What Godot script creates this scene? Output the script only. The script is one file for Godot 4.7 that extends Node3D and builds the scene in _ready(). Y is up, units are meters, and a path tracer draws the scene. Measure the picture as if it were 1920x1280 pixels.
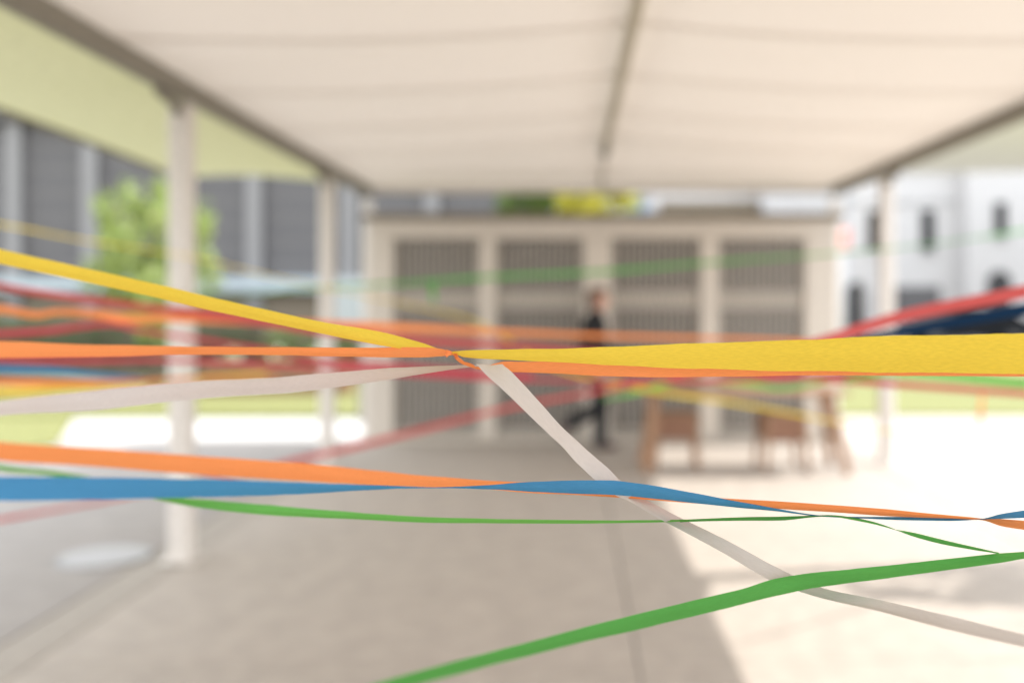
extends Node3D

const F := 1867.0        # focal length in pixels of the photograph
const VX := 1070.0       # where the shelter's lines meet
const VY := 568.0
const EYE := 1.58
const FOCUS := 1.1

var rng := RandomNumberGenerator.new()
var M := {}
var names := {}

# ---------------------------------------------------------------- helpers
func numbered(called: String) -> String:
	var n: int = names.get(called, 0)
	names[called] = n + 1
	return called if n == 0 else "%s_%03d" % [called, n]

func at(x: float, y: float, d: float) -> Vector3:
	return Vector3((x - VX) / F * d, EYE + (VY - y) / F * d, -d)

func tag(o: Node, label: String, category: String, group := "", kind := "") -> void:
	if label: o.set_meta("label", label)
	if category: o.set_meta("category", category)
	if group: o.set_meta("group", group)
	if kind: o.set_meta("kind", kind)

func thing(called: String, label: String, category: String, where := Vector3.ZERO, turn := 0.0, group := "") -> Node3D:
	var o := Node3D.new()
	o.name = numbered(called)
	add_child(o)
	o.position = where
	o.rotation.y = turn
	tag(o, label, category, group)
	return o

func part(called: String, mesh: Mesh, mat: Material, parent: Node, where := Vector3.ZERO, rot := Vector3.ZERO) -> MeshInstance3D:
	var o := MeshInstance3D.new()
	o.name = called if parent != self else numbered(called)
	o.mesh = mesh
	o.material_override = mat
	o.position = where
	o.rotation = rot
	parent.add_child(o, true)
	return o

func structure(o: Node) -> Node:
	o.set_meta("kind", "structure")
	return o

# a box with chamfered edges
var box_cache := {}
func box(size: Vector3, ch := -1.0) -> Mesh:
	var c := ch if ch >= 0.0 else minf(0.006, minf(size.x, minf(size.y, size.z)) * 0.18)
	var key := "%s_%f" % [size, c]
	if box_cache.has(key):
		return box_cache[key]
	var pts := []
	var h := size * 0.5
	var st := SurfaceTool.new()
	st.begin(Mesh.PRIMITIVE_TRIANGLES)
	st.set_smooth_group(-1)
	# each face, inset by c, then strips along edges and corner triangles
	var ax := [Vector3.RIGHT, Vector3.UP, Vector3.BACK]
	for a in 3:
		for s in [-1.0, 1.0]:
			var n: Vector3 = ax[a] * s
			var u: Vector3 = ax[(a + 1) % 3]
			var v: Vector3 = ax[(a + 2) % 3]
			var hu := h[(a + 1) % 3] - c
			var hv := h[(a + 2) % 3] - c
			var o: Vector3 = n * h[a]
			face(st, [o - u * hu - v * hv, o + u * hu - v * hv, o + u * hu + v * hv, o - u * hu + v * hv], n)
	if c > 0.0:
		for a in 3:
			var u: Vector3 = ax[(a + 1) % 3]
			var v: Vector3 = ax[(a + 2) % 3]
			var w: Vector3 = ax[a] * (h[a] - c)
			for su in [-1.0, 1.0]:
				for sv in [-1.0, 1.0]:
					var p: Vector3 = u * su * h[(a + 1) % 3] + v * sv * (h[(a + 2) % 3] - c)
					var q: Vector3 = u * su * (h[(a + 1) % 3] - c) + v * sv * h[(a + 2) % 3]
					face(st, [p - w, p + w, q + w, q - w], (u * su + v * sv))
		for sx in [-1.0, 1.0]:
			for sy in [-1.0, 1.0]:
				for sz in [-1.0, 1.0]:
					var s3 := Vector3(sx, sy, sz)
					face(st, [s3 * Vector3(h.x, h.y - c, h.z - c), s3 * Vector3(h.x - c, h.y, h.z - c), s3 * Vector3(h.x - c, h.y - c, h.z)], s3)
	st.generate_normals()
	var m := st.commit()
	box_cache[key] = m
	return m

# a flat polygon whose front looks along n
func face(st: SurfaceTool, p: Array, n: Vector3) -> void:
	var flip: bool = (p[1] - p[0]).cross(p[2] - p[0]).dot(n) > 0.0
	for i in range(1, p.size() - 1):
		var tri := [p[0], p[i + 1], p[i]] if flip else [p[0], p[i], p[i + 1]]
		for q: Vector3 in tri:
			st.set_uv(Vector2(q.x, q.y))
			st.add_vertex(q)

# a polygon in x, y pushed along z by depth (front at z = 0, back at z = -depth)
func prism(poly: PackedVector2Array, depth: float) -> Mesh:
	var st := SurfaceTool.new()
	st.begin(Mesh.PRIMITIVE_TRIANGLES)
	st.set_smooth_group(-1)
	var idx := Geometry2D.triangulate_polygon(poly)
	for i in range(0, idx.size(), 3):
		var a := poly[idx[i]]
		var b := poly[idx[i + 1]]
		var c := poly[idx[i + 2]]
		face(st, [Vector3(a.x, a.y, 0), Vector3(b.x, b.y, 0), Vector3(c.x, c.y, 0)], Vector3.BACK)
		face(st, [Vector3(a.x, a.y, -depth), Vector3(b.x, b.y, -depth), Vector3(c.x, c.y, -depth)], Vector3.FORWARD)
	var area := 0.0
	for i in poly.size():
		area += poly[i].cross(poly[(i + 1) % poly.size()])
	for i in poly.size():
		var a := poly[i]
		var b := poly[(i + 1) % poly.size()]
		var n := Vector3(b.y - a.y, a.x - b.x, 0) * signf(area)
		face(st, [Vector3(a.x, a.y, 0), Vector3(b.x, b.y, 0), Vector3(b.x, b.y, -depth), Vector3(a.x, a.y, -depth)], n)
	st.generate_normals()
	return st.commit()

# a tapered tube through points
func tube(pts: Array, radii: Array, sides := 10) -> Mesh:
	var st := SurfaceTool.new()
	st.begin(Mesh.PRIMITIVE_TRIANGLES)
	st.set_smooth_group(0)
	var side := Vector3.ZERO
	for i in pts.size():
		var t: Vector3 = (pts[mini(i + 1, pts.size() - 1)] - pts[maxi(i - 1, 0)]).normalized()
		if side == Vector3.ZERO:
			side = t.cross(Vector3.RIGHT if absf(t.x) < 0.8 else Vector3.UP).normalized()
		side = (side - t * side.dot(t)).normalized()
		var up := t.cross(side)
		for k in sides:
			var a := TAU * k / sides
			st.set_uv(Vector2(float(k) / sides, i))
			st.add_vertex(pts[i] + (side * cos(a) + up * sin(a)) * radii[i])
	for i in pts.size() - 1:
		for k in sides:
			var a := i * sides + k
			var b := i * sides + (k + 1) % sides
			for q in [a, a + sides, b, b, a + sides, b + sides]:
				st.add_index(q)
	var n := pts.size() * sides
	for e in 2:
		var base := 0 if e == 0 else (pts.size() - 1) * sides
		for k in range(1, sides - 1):
			for q in ([base, base + k, base + k + 1] if e == 0 else [base, base + k + 1, base + k]):
				st.add_index(q)
	st.generate_normals()
	return st.commit()

func lin(r: float, g: float, b: float) -> Color:
	return Color(r, g, b).linear_to_srgb()

func noise_tex(freq: float, octaves: int, lo: float, hi: float, size := 512, seed_ := 1, normal := false, kind := FastNoiseLite.TYPE_SIMPLEX_SMOOTH) -> NoiseTexture2D:
	var n := FastNoiseLite.new()
	n.noise_type = kind
	n.frequency = freq
	n.fractal_octaves = octaves
	n.seed = seed_
	var t := NoiseTexture2D.new()
	t.width = size
	t.height = size
	t.seamless = true
	t.noise = n
	if normal:
		t.as_normal_map = true
		t.bump_strength = 4.0
	else:
		var g := Gradient.new()
		g.set_color(0, Color(lo, lo, lo))
		g.set_color(1, Color(hi, hi, hi))
		t.color_ramp = g
	return t

func mat(color: Color, rough := 0.8, tex: Texture2D = null, scale := 1.0, spec := 0.5) -> StandardMaterial3D:
	var m := StandardMaterial3D.new()
	m.albedo_color = color
	m.roughness = rough
	m.metallic_specular = spec
	if tex:
		m.albedo_texture = tex
		m.uv1_triplanar = true
		m.uv1_world_triplanar = true
		m.uv1_scale = Vector3.ONE * scale
	return m

# ---------------------------------------------------------------- paper streamers
var paper_noise: Texture2D
var paper_bump: Texture2D

func paper(r: float, g: float, b: float, through := 0.95) -> StandardMaterial3D:
	var m := StandardMaterial3D.new()
	m.albedo_color = lin(r, g, b)
	m.albedo_texture = paper_noise
	m.roughness = 0.95
	m.metallic_specular = 0.12
	m.backlight_enabled = true
	m.backlight = Color(through, through, through)
	m.heightmap_enabled = true
	m.heightmap_texture = paper_bump
	m.heightmap_scale = 0.002
	m.cull_mode = BaseMaterial3D.CULL_DISABLED
	return m

# one strip of a streamer: stations are [pixel x, pixel y, seen width in pixels, distance]; the paper is W wide and twists to show that width
func strip(st: SurfaceTool, first: int, stations: Array, wide: float, thin: float, from_: Variant, to_: Variant, seed_: int) -> int:
	var p := []
	var th := []
	var wd := []
	var sh := []
	for s in stations:
		p.append(at(s[0], s[1], s[3]))
		var seen: float = s[2] * (thin if thin == 1.0 else thin * 1.12) * s[3] / F
		var here: float = lerpf(absf(seen), wide * thin, 0.3) if s.size() < 6 else s[5]      # the paper is gathered where it is pinched
		th.append(acos(clampf(seen / here, -1.0, 1.0)))
		wd.append(here)
		sh.append(s[4] if s.size() > 4 else 0.0)
	if from_ != null:
		p.push_front(from_)
		th.push_front(0.9)
		wd.push_front(wide * thin)
		sh.push_front(0.0)
	if to_ != null:
		p.append(to_)
		th.append(0.9)
		wd.append(wide * thin)
		sh.append(0.0)
	var n := FastNoiseLite.new()
	n.seed = seed_
	n.frequency = 1.0
	var cols := 8
	var count := 0
	var along := 0.0
	var before := Vector3.ZERO
	for i in p.size() - 1:
		var p0: Vector3 = p[maxi(i - 1, 0)]
		var p1: Vector3 = p[i]
		var p2: Vector3 = p[i + 1]
		var p3: Vector3 = p[mini(i + 2, p.size() - 1)]
		# chordal tangents keep the curve from overshooting where stations are unevenly spaced
		var d0 := maxf(p0.distance_to(p1), 0.0001)
		var d1 := maxf(p1.distance_to(p2), 0.0001)
		var d2 := maxf(p2.distance_to(p3), 0.0001)
		var m1 := (p2 - p1) if i == 0 else ((p1 - p0) / d0 * d1 + (p2 - p1) / d1 * d0) / (d0 + d1) * d1
		var m2 := (p2 - p1) if i == p.size() - 2 else ((p2 - p1) / d1 * d2 + (p3 - p2) / d2 * d1) / (d1 + d2) * d1
		var t1: float = 0.0 if i == 0 else ((th[i] - th[i - 1]) / d0 * d1 + (th[i + 1] - th[i]) / d1 * d0) / (d0 + d1) * d1
		var t2: float = 0.0 if i == p.size() - 2 else ((th[i + 1] - th[i]) / d1 * d2 + (th[i + 2] - th[i + 1]) / d2 * d1) / (d1 + d2) * d1
		var steps := clampi(int(d1 / 0.008), 4, 40)
		for k in steps + (1 if i == p.size() - 2 else 0):
			var t := float(k) / steps
			var a := 2 * t * t * t - 3 * t * t + 1
			var b := t * t * t - 2 * t * t + t
			var c := -2 * t * t * t + 3 * t * t
			var d := t * t * t - t * t
			var q := p1 * a + m1 * b + p2 * c + m2 * d
			var dq := p1 * (6 * t * t - 6 * t) + m1 * (3 * t * t - 4 * t + 1) + p2 * (-6 * t * t + 6 * t) + m2 * (3 * t * t - 2 * t)
			var angle: float = th[i] * a + t1 * b + th[i + 1] * c + t2 * d
			var width: float = lerpf(wd[i], wd[i + 1], c)
			var skew: float = lerpf(sh[i], sh[i + 1], t)
			if dq.length() < 1e-6: dq = p2 - p1
			dq = dq.normalized()
			var view := (q - Vector3(0, EYE, 0)).normalized()
			var across := dq.cross(view).normalized()
			var deep := across.cross(dq)
			var w := across * cos(angle) + deep * sin(angle)
			var nrm := w.cross(dq).normalized()
			if count > 0: along += q.distance_to(before)
			before = q
			for j in cols + 1:
				var v := float(j) / cols - 0.5
				# light cockle of the paper, and edges that are not quite straight
				var edge := 1.0 + 0.018 * n.get_noise_2d(along * 60.0, signf(v) * 40.0) * (absf(v) * 2.0)
				var lift := 0.0011 * n.get_noise_2d(along * 9.0, v * 2.0 + 7.0) + 0.0025 * n.get_noise_2d(along * 2.5 + 30.0, v * 0.6) + 0.0012 * cos(v * 5.0)
				st.set_uv(Vector2(along / 0.32, (v + 0.5) * wide / 0.055))
				st.add_vertex(q + (w + dq * skew) * (v * width * edge) + nrm * lift * clampf(width / wide, 0.2, 1.0))
			count += 1
	for i in count - 1:
		for j in cols:
			var a := first + i * (cols + 1) + j
			for q in [a, a + 1, a + cols + 1, a + 1, a + cols + 2, a + cols + 1]:
				st.add_index(q)
	return first + count * (cols + 1)

var streamer_seed := 10
func streamer(label: String, material: Material, strips: Array, thin := 1.0, wide := 0.046) -> MeshInstance3D:
	var st := SurfaceTool.new()
	st.begin(Mesh.PRIMITIVE_TRIANGLES)
	st.set_smooth_group(0)
	var first := 0
	for s in strips:
		streamer_seed += 1
		first = strip(st, first, s[0], wide, thin, s[1] if s.size() > 1 else null, s[2] if s.size() > 2 else null, streamer_seed)
	st.generate_normals()
	var o := part("paper_streamer", st.commit(), material, self)
	tag(o, label, "streamer", "paper streamers strung between the posts")
	return o

# ---------------------------------------------------------------- foliage
func leaf_mesh(clumps: Array, leaves: int, size: float, seed_: int) -> Mesh:
	var r := RandomNumberGenerator.new()
	r.seed = seed_
	var st := SurfaceTool.new()
	st.begin(Mesh.PRIMITIVE_TRIANGLES)
	st.set_smooth_group(-1)
	for i in leaves:
		var c: Array = clumps[r.randi() % clumps.size()]
		var dir := Vector3(r.randfn(), r.randfn(), r.randfn()).normalized()
		var q: Vector3 = c[0] + dir * (c[1] as Vector3) * pow(r.randf(), 0.4)
		var n := (dir + Vector3(r.randfn(), r.randfn() + 0.6, r.randfn()) * 0.7).normalized()
		var u := n.cross(Vector3(r.randfn(), r.randfn(), r.randfn())).normalized()
		var v := n.cross(u)
		var s := size * r.randf_range(0.6, 1.3)
		var shade := r.randf_range(0.7, 1.25)
		var tip := r.randf_range(0.85, 1.2)
		st.set_color(Color(shade * tip, shade, shade * 0.9))
		var pts := [q - u * s, q - v * s * 0.42 + n * s * 0.1, q + u * s, q + v * s * 0.42 + n * s * 0.1]
		for k in [0, 1, 2, 0, 2, 3]:
			st.add_vertex(pts[k])
	st.generate_normals()
	return st.commit()

func leaf_mat(r: float, g: float, b: float) -> StandardMaterial3D:
	var m := StandardMaterial3D.new()
	m.albedo_color = lin(r, g, b)
	m.vertex_color_use_as_albedo = true
	m.roughness = 0.5
	m.backlight_enabled = true
	m.backlight = Color(0.7, 0.8, 0.25)
	m.cull_mode = BaseMaterial3D.CULL_DISABLED
	return m

func clump_list(centre: Vector3, reach: Vector3, n: int, seed_: int, size := 0.34) -> Array:
	var r := RandomNumberGenerator.new()
	r.seed = seed_
	var out := []
	for i in n:
		var dir := Vector3(r.randfn(), r.randfn(), r.randfn()).normalized()
		var q := centre + dir * reach * pow(r.randf(), 0.45)
		out.append([q, reach * size * r.randf_range(0.6, 1.25)])
	return out

func tree(label: String, where: Vector3, height: float, reach: Vector3, leaves: int, leaf: float, m: Material, seed_: int) -> Node3D:
	var t := thing("leafy_tree", label, "tree", where)
	var top := Vector3(0, height - reach.y, 0)
	part("trunk", tube([Vector3(0, -0.05, 0), Vector3(0.03, top.y * 0.5, 0.02), top, top + Vector3(0.05, reach.y * 0.6, 0)], [0.09, 0.07, 0.05, 0.015], 8), M.bark, t)
	var cl := clump_list(top, reach, 48, seed_, 0.24)
	for i in 5:
		var e: Vector3 = cl[i * 3][0]
		part("limb", tube([top * Vector3(1, 0.8 + 0.03 * i, 1), top.lerp(e, 0.5) + Vector3(0, 0.05, 0), e], [0.035, 0.022, 0.008], 6), M.bark, t)
	var cr := part("crown", leaf_mesh(cl, leaves, leaf, seed_ + 1), m, t)
	cr.set_meta("kind", "stuff")
	return t

# ---------------------------------------------------------------- figures: distance to tapered capsules, meshed as surface nets
# bones: [from, to, radius, radius, flatten z]
func flesh(bones: Array, cell: float, k: float) -> Mesh:
	var lo := Vector3.ONE * 1e9
	var hi := -lo
	for b in bones:
		var r: float = maxf(b[2], b[3]) + k + cell * 2
		for q in [b[0], b[1]]:
			lo = lo.min(q - Vector3.ONE * r)
			hi = hi.max(q + Vector3.ONE * r)
	var n := Vector3i(((hi - lo) / cell).ceil()) + Vector3i.ONE
	var f := PackedFloat32Array()
	f.resize(n.x * n.y * n.z)
	f.fill(10.0)
	for b in bones:
		var pa: Vector3 = b[0]
		var pb: Vector3 = b[1]
		var ra: float = b[2]
		var rb: float = b[3]
		var ba := pb - pa
		var bb := maxf(ba.length_squared(), 1e-8)
		var r := maxf(ra, rb) + k + cell * 2
		var i0 := Vector3i(((pa.min(pb) - Vector3.ONE * r - lo) / cell).floor()).clamp(Vector3i.ZERO, n - Vector3i.ONE)
		var i1 := Vector3i(((pa.max(pb) + Vector3.ONE * r - lo) / cell).ceil()).clamp(Vector3i.ZERO, n - Vector3i.ONE)
		for z in range(i0.z, i1.z + 1):
			for y in range(i0.y, i1.y + 1):
				var row := (z * n.y + y) * n.x
				for x in range(i0.x, i1.x + 1):
					var q := lo + Vector3(x, y, z) * cell
					var h := clampf((q - pa).dot(ba) / bb, 0.0, 1.0)
					var d := (q - pa - ba * h).length() - lerpf(ra, rb, h)
					var o := f[row + x]
					var s := maxf(k - absf(o - d), 0.0) / k
					f[row + x] = minf(o, d) - s * s * k * 0.25
	var st := SurfaceTool.new()
	st.begin(Mesh.PRIMITIVE_TRIANGLES)
	st.set_smooth_group(0)
	var id := PackedInt32Array()
	id.resize(f.size())
	id.fill(-1)
	var made := 0
	var sx := 1
	var sy := n.x
	var sz := n.x * n.y
	var corner := [0, sx, sy, sx + sy, sz, sx + sz, sy + sz, sx + sy + sz]
	var edges := [[0, 1], [2, 3], [4, 5], [6, 7], [0, 2], [1, 3], [4, 6], [5, 7], [0, 4], [1, 5], [2, 6], [3, 7]]
	for z in n.z - 1:
		for y in n.y - 1:
			for x in n.x - 1:
				var at_ := (z * n.y + y) * n.x + x
				var inside := 0
				for c in 8:
					if f[at_ + corner[c]] < 0.0: inside += 1
				if inside == 0 or inside == 8: continue
				var sum := Vector3.ZERO
				var cnt := 0
				for e in edges:
					var a: float = f[at_ + corner[e[0]]]
					var b: float = f[at_ + corner[e[1]]]
					if (a < 0.0) == (b < 0.0): continue
					var va := Vector3(e[0] & 1, (e[0] >> 1) & 1, (e[0] >> 2) & 1)
					var vb := Vector3(e[1] & 1, (e[1] >> 1) & 1, (e[1] >> 2) & 1)
					sum += va.lerp(vb, a / (a - b))
					cnt += 1
				id[at_] = made
				made += 1
				st.add_vertex(lo + (Vector3(x, y, z) + sum / cnt) * cell)
	for z in range(1, n.z - 1):
		for y in range(1, n.y - 1):
			for x in range(1, n.x - 1):
				var at_ := (z * n.y + y) * n.x + x
				var a := f[at_] < 0.0
				for ax in 3:
					var step: int = [sx, sy, sz][ax]
					if a == (f[at_ + step] < 0.0): continue
					var u: int = [sy, sz, sx][ax]
					var v: int = [sz, sx, sy][ax]
					var q := [id[at_ - u - v], id[at_ - v], id[at_], id[at_ - u]]
					if q.min() < 0: continue
					for t in ([0, 2, 1, 0, 3, 2] if a else [0, 1, 2, 0, 2, 3]):
						st.add_index(q[t])
	st.generate_normals()
	return st.commit()

# ================================================================ the scene
func _ready() -> void:
	# ---------------- camera
	var cam := Camera3D.new()
	cam.name = "camera"
	add_child(cam)
	cam.position = Vector3(0, EYE, 0)
	var lens := CameraAttributesPhysical.new()
	lens.frustum_focal_length = 35.0
	lens.frustum_near = 0.05
	lens.frustum_far = 900.0
	lens.frustum_focus_distance = FOCUS
	lens.exposure_aperture = 1.55
	cam.attributes = lens
	cam.set_frustum(2.0 * 640.0 / F * 0.05, Vector2((960.0 - VX) / F, (VY - 640.0) / F) * 0.05, 0.05, 900.0)
	cam.current = true
	# ---------------- sky, sun, exposure
	var env := Environment.new()
	env.background_mode = Environment.BG_SKY
	var sky_mat := ProceduralSkyMaterial.new()
	sky_mat.sky_top_color = Color(0.71, 0.735, 0.77)
	sky_mat.sky_horizon_color = Color(0.86, 0.865, 0.87)
	sky_mat.sky_curve = 0.18
	sky_mat.ground_bottom_color = Color(0.45, 0.42, 0.38)
	sky_mat.ground_horizon_color = Color(0.72, 0.72, 0.70)
	sky_mat.sun_angle_max = 8.0
	var sky := Sky.new()
	sky.sky_material = sky_mat
	env.sky = sky
	env.background_energy_multiplier = 1.75
	env.tonemap_mode = Environment.TONE_MAPPER_LINEAR
	env.tonemap_exposure = 3.4
	env.sdfgi_enabled = true
	env.ssao_enabled = true
	env.ssil_enabled = true
	var we := WorldEnvironment.new()
	we.name = "world_environment"
	we.environment = env
	add_child(we)
	var sun := DirectionalLight3D.new()
	sun.name = "sun"
	sun.light_color = Color(1.0, 0.985, 0.965)
	sun.light_energy = 0.6
	sun.light_angular_distance = 0.6
	sun.shadow_enabled = true
	add_child(sun)
	sun.look_at_from_position(Vector3(2.5, 2.95, -0.4), Vector3.ZERO, Vector3.UP)

	materials()
	ground()
	shelter()
	side_sails()
	screen_building()
	far_buildings()
	planting()
	furniture()
	walker()
	streamers()

func materials() -> void:
	paper_noise = noise_tex(0.05, 4, 0.925, 1.0, 512, 3)
	paper_bump = noise_tex(0.09, 3, 0.0, 1.0, 512, 5)
	var mottled := noise_tex(0.012, 5, 0.9, 1.0, 1024, 8)
	var grain := noise_tex(0.05, 4, 0.86, 1.0, 512, 12)
	M.concrete = mat(lin(0.425, 0.37, 0.315), 0.75, mottled, 0.35)
	M.concrete_b = mat(lin(0.41, 0.357, 0.303), 0.75, mottled, 0.43)
	M.grey_concrete = mat(lin(0.315, 0.28, 0.25), 0.8, mottled, 0.3)
	M.brown_border = mat(lin(0.365, 0.32, 0.27), 0.8, mottled, 0.9)
	M.pale_paving = mat(lin(0.50, 0.48, 0.45), 0.85, mottled, 0.25)
	M.asphalt = mat(lin(0.055, 0.055, 0.056), 0.9, mottled, 0.5)
	M.lawn = mat(lin(0.27, 0.27, 0.075), 0.9, noise_tex(0.02, 5, 0.6, 1.0, 1024, 17), 0.6)
	M.beige = mat(lin(0.70, 0.645, 0.585), 0.5, grain, 0.8)
	M.beam = mat(lin(0.25, 0.225, 0.18), 0.6, grain, 0.8)
	M.tan_pole = mat(lin(0.60, 0.53, 0.41), 0.5, grain, 0.8)
	M.steel = mat(lin(0.25, 0.24, 0.22), 0.4, grain, 1.0)
	M.steel.metallic = 0.6
	M.canvas = mat(lin(0.77, 0.705, 0.65), 0.85)
	M.canvas.backlight_enabled = true
	M.canvas.backlight = Color(0.37, 0.35, 0.32)
	M.canvas.cull_mode = BaseMaterial3D.CULL_DISABLED
	M.lime_canvas = mat(lin(0.64, 0.63, 0.545), 0.85, grain, 0.5)
	M.lime_canvas.backlight_enabled = true
	M.lime_canvas.backlight = Color(0.5, 0.5, 0.3)
	M.grey_canvas = mat(lin(0.78, 0.76, 0.70), 0.85, grain, 0.5)
	M.grey_canvas.backlight_enabled = true
	M.grey_canvas.backlight = Color(0.6, 0.58, 0.54)
	M.frame = mat(lin(0.64, 0.575, 0.495), 0.6, grain, 0.6)
	M.slat = mat(lin(0.43, 0.39, 0.34), 0.6, grain, 0.9)
	M.slat_b = mat(lin(0.46, 0.415, 0.36), 0.6, grain, 0.9)
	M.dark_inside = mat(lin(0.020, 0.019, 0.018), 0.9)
	M.roof_brown = mat(lin(0.20, 0.16, 0.11), 0.7, grain, 0.6)
	M.dark_clad = mat(lin(0.125, 0.118, 0.118), 0.6, grain, 0.5)
	M.dark_clad_b = mat(lin(0.145, 0.135, 0.132), 0.6, grain, 0.5)
	M.grey_column = mat(lin(0.25, 0.24, 0.235), 0.6, grain, 0.5)
	M.pale_blue = mat(lin(0.42, 0.48, 0.50), 0.5, grain, 0.5)
	M.white_wall = mat(lin(0.58, 0.555, 0.535), 0.85, mottled, 0.2)
	M.white_paint = mat(lin(0.55, 0.54, 0.53), 0.5, grain, 0.5)
	M.glass_dark = mat(lin(0.012, 0.013, 0.014), 0.3, null, 1.0, 0.2)
	M.black = mat(lin(0.018, 0.017, 0.018), 0.5)
	M.red_sign = mat(lin(0.66, 0.28, 0.23), 0.5)
	M.wood = mat(lin(0.42, 0.235, 0.13), 0.55, noise_tex(0.03, 4, 0.7, 1.0, 512, 21), 2.0)
	M.wood_dark = mat(lin(0.30, 0.14, 0.075), 0.55, noise_tex(0.03, 4, 0.7, 1.0, 512, 22), 2.0)
	M.bark = mat(lin(0.13, 0.10, 0.075), 0.9, grain, 3.0)
	M.leaf_fresh = leaf_mat(0.35, 0.40, 0.15)
	M.leaf_dark = leaf_mat(0.05, 0.095, 0.025)
	M.leaf_mid = leaf_mat(0.14, 0.20, 0.045)
	M.leaf_yellow = leaf_mat(0.56, 0.48, 0.06)
	M.blossom = leaf_mat(0.8, 0.77, 0.78)
	M.car_paint = mat(lin(0.008, 0.009, 0.012), 0.45, null, 1.0, 0.25)
	M.rubber = mat(lin(0.02, 0.02, 0.02), 0.9)
	M.alloy = mat(lin(0.12, 0.12, 0.12), 0.5)
	M.alloy.metallic = 0.9
	M.lamp_glass = mat(lin(0.75, 0.75, 0.75), 0.1)
	M.skin = mat(lin(0.58, 0.33, 0.24), 0.55)
	M.skin.subsurf_scatter_enabled = true
	M.skin.subsurf_scatter_strength = 0.15
	M.hair = mat(lin(0.10, 0.05, 0.028), 0.5)
	M.jacket = mat(lin(0.007, 0.007, 0.008), 0.85, grain, 4.0)
	M.trousers = mat(lin(0.011, 0.012, 0.014), 0.85, grain, 4.0)
	M.shoe = mat(lin(0.06, 0.022, 0.02), 0.6)
	M.iron = mat(lin(0.40, 0.38, 0.37), 0.45, mottled, 2.0)
	# papers
	M.yellow = paper(0.90, 0.68, 0.085)
	M.orange = paper(0.97, 0.34, 0.12)
	M.red = paper(0.60, 0.115, 0.11)
	M.crimson = paper(0.62, 0.085, 0.12)
	M.white = paper(0.59, 0.55, 0.52, 0.6)
	M.blue = paper(0.08, 0.29, 0.54)
	M.navy = paper(0.010, 0.032, 0.075, 0.3)
	M.green = paper(0.125, 0.44, 0.105)
	M.light_green = paper(0.19, 0.56, 0.12)

# ---------------------------------------------------------------- ground
func sheet(called: String, x0: float, x1: float, d0: float, d1: float, y: float, m: Material) -> MeshInstance3D:
	var p := PlaneMesh.new()
	p.size = Vector2(x1 - x0, d1 - d0)
	return part(called, p, m, self, Vector3((x0 + x1) / 2, y, -(d0 + d1) / 2))

func ground() -> void:
	structure(sheet("ground", -400, 400, -100, 800, -0.06, M.asphalt))
	structure(sheet("path", -30, 30, -8, 14.2, -0.03, M.pale_paving))
	# concrete slabs under the shelter, with open joints
	var fl := thing("floor", "", "")
	structure(fl)
	var k := 0
	for ix in 4:
		for iz in 8:
			var x0: float = [-2.36, 0.30, 2.98, 5.66][ix]
			var x1: float = [0.292, 2.972, 5.652, 8.33][ix]
			var d0 := -5.2 + iz * 2.4
			k += 1
			part("paving_slab", box(Vector3(x1 - x0, 0.06, 2.392), 0.004), M.concrete if (ix * 3 + iz * 5) % 4 < 2 else M.concrete_b, fl, Vector3((x0 + x1) / 2, -0.03, -(d0 + 1.2)))
	# grey slabs outside the left row of posts
	for iz in 7:
		for ix in 2:
			part("paving_slab", box(Vector3(1.692, 0.06, 2.392), 0.004), M.grey_concrete, fl, Vector3(-3.50 - ix * 1.7, -0.034, -(-5.2 + iz * 2.4 + 1.2)))
	for iz in 7:
		part("border_strip", box(Vector3(0.27, 0.06, 2.392), 0.004), M.brown_border, fl, Vector3(-2.507, -0.036, -(-5.2 + iz * 2.4 + 1.2)))
	# lawns
	var l := part("lawn", lawn_shape([Vector2(-30, 13.6), Vector2(-1.5, 13.9), Vector2(-1.5, 21.5), Vector2(-30, 21.5)], 0.03), M.lawn, self)
	structure(l)
	l = part("lawn", lawn_shape([Vector2(-30, 8.0), Vector2(-6.4, 9.6), Vector2(-5.7, 11.0), Vector2(-6.8, 13.58), Vector2(-30, 13.58)], 0.03), M.lawn, self)
	structure(l)
	l = part("lawn", lawn_shape([Vector2(3.6, 13.9), Vector2(30, 13.4), Vector2(30, 30), Vector2(3.4, 30)], 0.03), M.lawn, self)
	structure(l)
	# pale round cover let into the paving
	var cy := CylinderMesh.new()
	cy.top_radius = 0.26
	cy.bottom_radius = 0.26
	cy.height = 0.05
	cy.radial_segments = 40
	var c := thing("manhole_cover", "pale round cover set in the grey paving left of the nearest visible post", "manhole cover", Vector3(-2.90, -0.015, -6.2))
	part("lid", cy, M.iron, c)
	var ring := TorusMesh.new()
	ring.inner_radius = 0.262
	ring.outer_radius = 0.29
	part("rim", ring, M.steel, c, Vector3(0, 0.006, 0))

func lawn_shape(pts: Array, h: float) -> Mesh:
	var st := SurfaceTool.new()
	st.begin(Mesh.PRIMITIVE_TRIANGLES)
	st.set_smooth_group(-1)
	var poly := PackedVector2Array(pts)
	var idx := Geometry2D.triangulate_polygon(poly)
	for i in range(0, idx.size(), 3):
		var f := []
		for j in 3:
			var q := poly[idx[i + j]]
			f.append(Vector3(q.x, h, -q.y))
		face(st, f, Vector3.UP)
	var c := Vector2.ZERO
	for q in poly: c += q / poly.size()
	for i in poly.size():
		var a := poly[i]
		var b := poly[(i + 1) % poly.size()]
		var m := (a + b) / 2 - c
		face(st, [Vector3(a.x, h, -a.y), Vector3(b.x, h, -b.y), Vector3(b.x, -0.08, -b.y), Vector3(a.x, -0.08, -a.y)], Vector3(m.x, 0, -m.y))
	st.generate_normals()
	return st.commit()

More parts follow.
